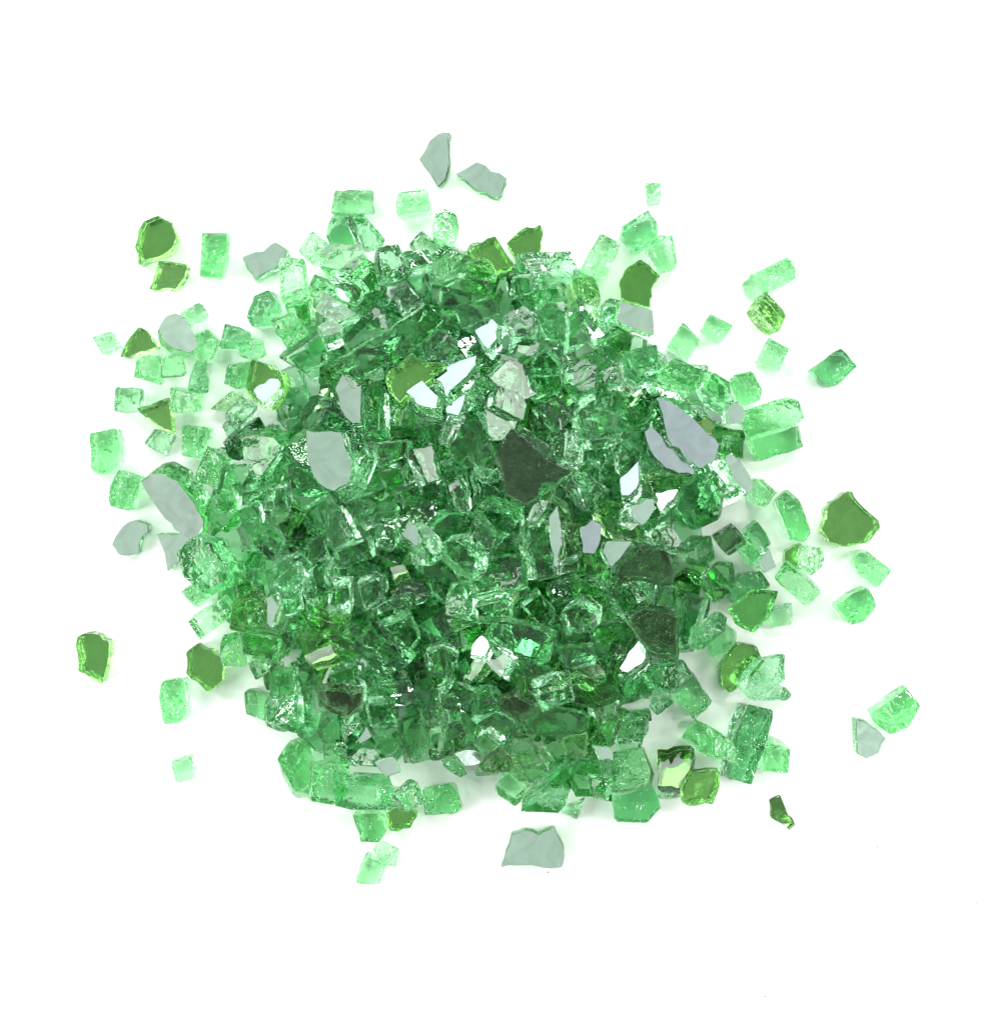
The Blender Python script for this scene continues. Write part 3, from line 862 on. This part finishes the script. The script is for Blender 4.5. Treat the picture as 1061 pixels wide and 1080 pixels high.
GROUP = {'glass_cube': 'green glass cubes and blocks', 'glass_shard': 'broken green glass chips', 'mirrored_shard': 'glass shards with a mirror coating'}
CAT = {'glass_cube': 'glass cube', 'glass_shard': 'glass chip', 'mirrored_shard': 'mirrored shard'}
seen = set()
for q in PLACED:
    if 'obj' not in q: continue
    o = q['obj']
    d = pile_d(q['px'], q['py'])
    loose = d > 1.12
    if q['label']: lab = tidy(q['label'])
    else:
        xs = [p[0] for p in q['outl']]; ys = [p[1] for p in q['outl']]
        w, h = max(xs)-min(xs), max(ys)-min(ys)
        L = math.hypot(w, h); asp = max(w, h)/max(1, min(w, h))
        size = 'small' if L < 38 else ('large' if L > 56 else '')
        n = len(q['outl'])
        shape = q['kind'] if q['kind'] in ('sliver', 'lens') else ('bar' if asp > 1.6 else 'cube' if L < 42 else 'block') if q['kind'] == 'cube' else ('wedge' if n == 3 else 'chunk' if L > 50 else 'chip')
        if q['coat']: look = COATW[q['coat']]
        else: look = COL[q['mat'].lower()] + (' crackled' if q.get('rough', 0) > .4 else ' clear')
        place_ = 'loose' if loose else 'on the heap rim' if d > .86 else 'on the outer slope' if d > .62 else 'on the upper slope' if d > .3 else 'near the heap centre'
        hr = " at %s o'clock" % clock(q['px'], q['py'])
        near = sorted(marks, key=lambda m: math.hypot(m[1]-q['px'], m[2]-q['py']))[:3]
        def rel(m):
            dx, dy = m[1]-q['px'], m[2]-q['py']
            return ('below ' if dy < 0 else 'above ') if abs(dy) > abs(dx)*.9 else 'beside '
        cand = ['%s %s %s %s%s, %s%s' % (size, look, shape, place_, hr, rel(m), m[0]) for m in near]
        cand += ['%s %s %s between the %s and %s' % (size, look, shape, near[i][0], near[j][0]) for i, j in ((0, 1), (0, 2), (1, 2))]
        for e in ('blunt', 'slanted', 'tilted', 'half buried', 'narrow', 'squat', 'uneven'):
            cand.append('%s %s %s' % (e, look, cand[0].split(look+' ')[1]))
        lab = next((' '.join(c.split()) for c in cand if ' '.join(c.split()).lower() not in seen and len(c.split()) <= 16), None)
        if lab is None: lab = ' '.join(cand[0].split()); print('DUP', lab)
    if lab.lower() in seen: print('dup', lab)
    if len(re.findall(r"[A-Za-z0-9'-]+", lab)) > 16: print('LONG', lab)
    seen.add(lab.lower())
    o['label'] = lab; o['category'] = CAT[q['name']]
    o['group'] = GROUP[q['name']]

# a few dark crumbs of glass on the board
for i, (px, py, lab) in enumerate([(807, 1051, 'dark glass crumb on the bare board, lowest speck of all'), (1030, 952, 'dark glass crumb on the bare board toward four o\'clock, outermost speck'),
                    (925, 893, 'faint glass crumb below the loose rounded triangle shard'), (578, 920, 'tiny glass crumb just under the notched silver shard')]):
    r4 = random.Random(i); V = []
    for a in range(5): V.append(((math.cos(a*1.257)*1.1+r4.gauss(0,.2))*K, (math.sin(a*1.257)*.8+r4.gauss(0,.2))*K, 0))
    V = V + [(x*.7, y*.7, 1.2*K) for x, y, z in V]
    F = [tuple(range(5))[::-1], tuple(range(5, 10))] + [(k, (k+1) % 5, (k+1) % 5+5, k+5) for k in range(5)]
    me = bpy.data.meshes.new('glass_crumb'); me.from_pydata(V, [], F)
    if i == 0:
        cm, n, l = nodes('dark_crumb'); oo = n.new('ShaderNodeOutputMaterial'); pp = n.new('ShaderNodeBsdfPrincipled')
        pp.inputs['Base Color'].default_value = (.08, .09, .07, 1); pp.inputs['Roughness'].default_value = .4; l.new(pp.outputs[0], oo.inputs['Surface'])
    me.materials.append(cm)
    o = bpy.data.objects.new('glass_crumb', me); C.objects.link(o)
    o.location = ((px-CX)*K, (CY-py)*K, .00005)
    o['label'] = lab; o['category'] = 'glass crumb'; o['group'] = 'glass crumbs on the board'

# ------------------------------------------------------------------ table
me = bpy.data.meshes.new('ground')
e = 2.2
me.from_pydata([(-e,-e,0),(e,-e,0),(e,e,0),(-e,e,0)], [], [(0,1,2,3)])
gm, n, l = nodes('white_board')
out = n.new('ShaderNodeOutputMaterial'); p = n.new('ShaderNodeBsdfPrincipled')
p.inputs['Base Color'].default_value = (0.86,0.86,0.855,1); p.inputs['Roughness'].default_value = .7
p.inputs['Specular IOR Level'].default_value = .2
l.new(p.outputs[0], out.inputs['Surface'])
me.materials.append(gm)
g = bpy.data.objects.new('ground', me); C.objects.link(g); g['kind'] = 'structure'

# ------------------------------------------------------------------ light
w = bpy.data.worlds.new('World'); S.world = w; w.use_nodes = True
n = w.node_tree.nodes; l = w.node_tree.links; n.clear()
out = n.new('ShaderNodeOutputWorld'); bg = n.new('ShaderNodeBackground')
tc = n.new('ShaderNodeTexCoord')
def blob(vec, lo, hi):
    d = n.new('ShaderNodeVectorMath'); d.operation = 'DOT_PRODUCT'
    v = Vector(vec).normalized(); d.inputs[1].default_value = v
    l.new(tc.outputs['Generated'], d.inputs[0])
    m = n.new('ShaderNodeMapRange'); m.inputs['From Min'].default_value = lo; m.inputs['From Max'].default_value = hi
    l.new(d.outputs['Value'], m.inputs['Value'])
    return m.outputs[0]
def mix(f, a, b):
    m = n.new('ShaderNodeMix'); m.data_type = 'RGBA'
    l.new(f, m.inputs['Factor'])
    if isinstance(a, tuple): m.inputs['A'].default_value = (*a, 1)
    else: l.new(a, m.inputs['A'])
    if isinstance(b, tuple): m.inputs['B'].default_value = (*b, 1)
    else: l.new(b, m.inputs['B'])
    return m.outputs['Result']
c = mix(blob((0,0,1), .50, .80), (0.20,0.21,0.20), (0.58,0.62,0.60))     # ceiling above, dimmer walls
nz = n.new('ShaderNodeTexNoise'); nz.inputs['Scale'].default_value = 5; l.new(tc.outputs['Generated'], nz.inputs['Vector'])
mz = n.new('ShaderNodeMapRange'); mz.inputs['From Min'].default_value = .42; mz.inputs['From Max'].default_value = .58; mz.inputs['To Max'].default_value = .45
l.new(nz.outputs['Fac'], mz.inputs['Value'])
c = mix(mz.outputs[0], c, (0.42,0.47,0.44))                              # uneven room
for v, lo, hi, k in [((.9,-.5,.35), .955, .965, 2.2), ((-.7,.75,.3), .96, .97, 2.4), ((-.95,.15,.33), .968, .978, 2.0), ((.55,.9,.35), .965, .975, 2.2), ((-.6,-.62,.55), .965, .975, .6)]:
    c = mix(blob(v, lo, hi), c, (k*.98,k,k*.99))                            # bright patches added to the room for contrast in the reflections
c = mix(blob((.05,-.75,.6), .80, .93), c, (0.08,0.08,0.07))             # whoever takes the photograph, a dark figure at the near side
l.new(c, bg.inputs['Color']); bg.inputs['Strength'].default_value = 1.0
l.new(bg.outputs[0], out.inputs['Surface'])

def area(loc, size, power, col, name='softbox'):
    ld = bpy.data.lights.new(name, 'AREA'); ld.shape = 'RECTANGLE'; ld.size, ld.size_y = size
    ld.energy = power; ld.color = col
    o = bpy.data.objects.new(name, ld); C.objects.link(o); o.location = loc
    o.rotation_euler = (-Vector(loc)).to_track_quat('-Z', 'Y').to_euler()
    return o
area((-.42, .90, .90), (1.0, .65), 14, (0.97,1,1))
area((1.15, .1, .85), (.6, .8), 13.5, (1,1,.98))
area((-1.15, -.25, .8), (.6, .8), 13, (1,.995,.985))
area((.28, .62, .95), (.50, .035), 4.0, (1,1,1), 'tube_lamp')  # narrow strip light added for thin glints on the glass
area((-.78, .40, .9), (.035, .45), 3.2, (1,1,1), 'tube_lamp')  # second added strip, also for glints
area((.3, -.35, 1.1), (.06, .06), .8, (1,1,1), 'small_lamp')  # small bright source added for sparkle

# ------------------------------------------------------------------ camera
cd = bpy.data.cameras.new('camera'); co = bpy.data.objects.new('camera', cd); C.objects.link(co)
co.location = (0, 0, D*K)
cd.sensor_fit = 'VERTICAL'; cd.angle = 2*math.atan(CY/D)
cd.clip_start = .01; cd.clip_end = 20
S.camera = co
S.view_settings.view_transform = 'Standard'; S.view_settings.look = 'None'
S.view_settings.exposure = 0.12; S.view_settings.gamma = 1
S.render.engine = 'CYCLES'
cy = S.cycles
cy.use_denoising = True
cy.max_bounces = 20; cy.transmission_bounces = 20; cy.glossy_bounces = 8; cy.diffuse_bounces = 4
cy.caustics_reflective = True; cy.caustics_refractive = True
cy.sample_clamp_indirect = 12; cy.blur_glossy = 0.0
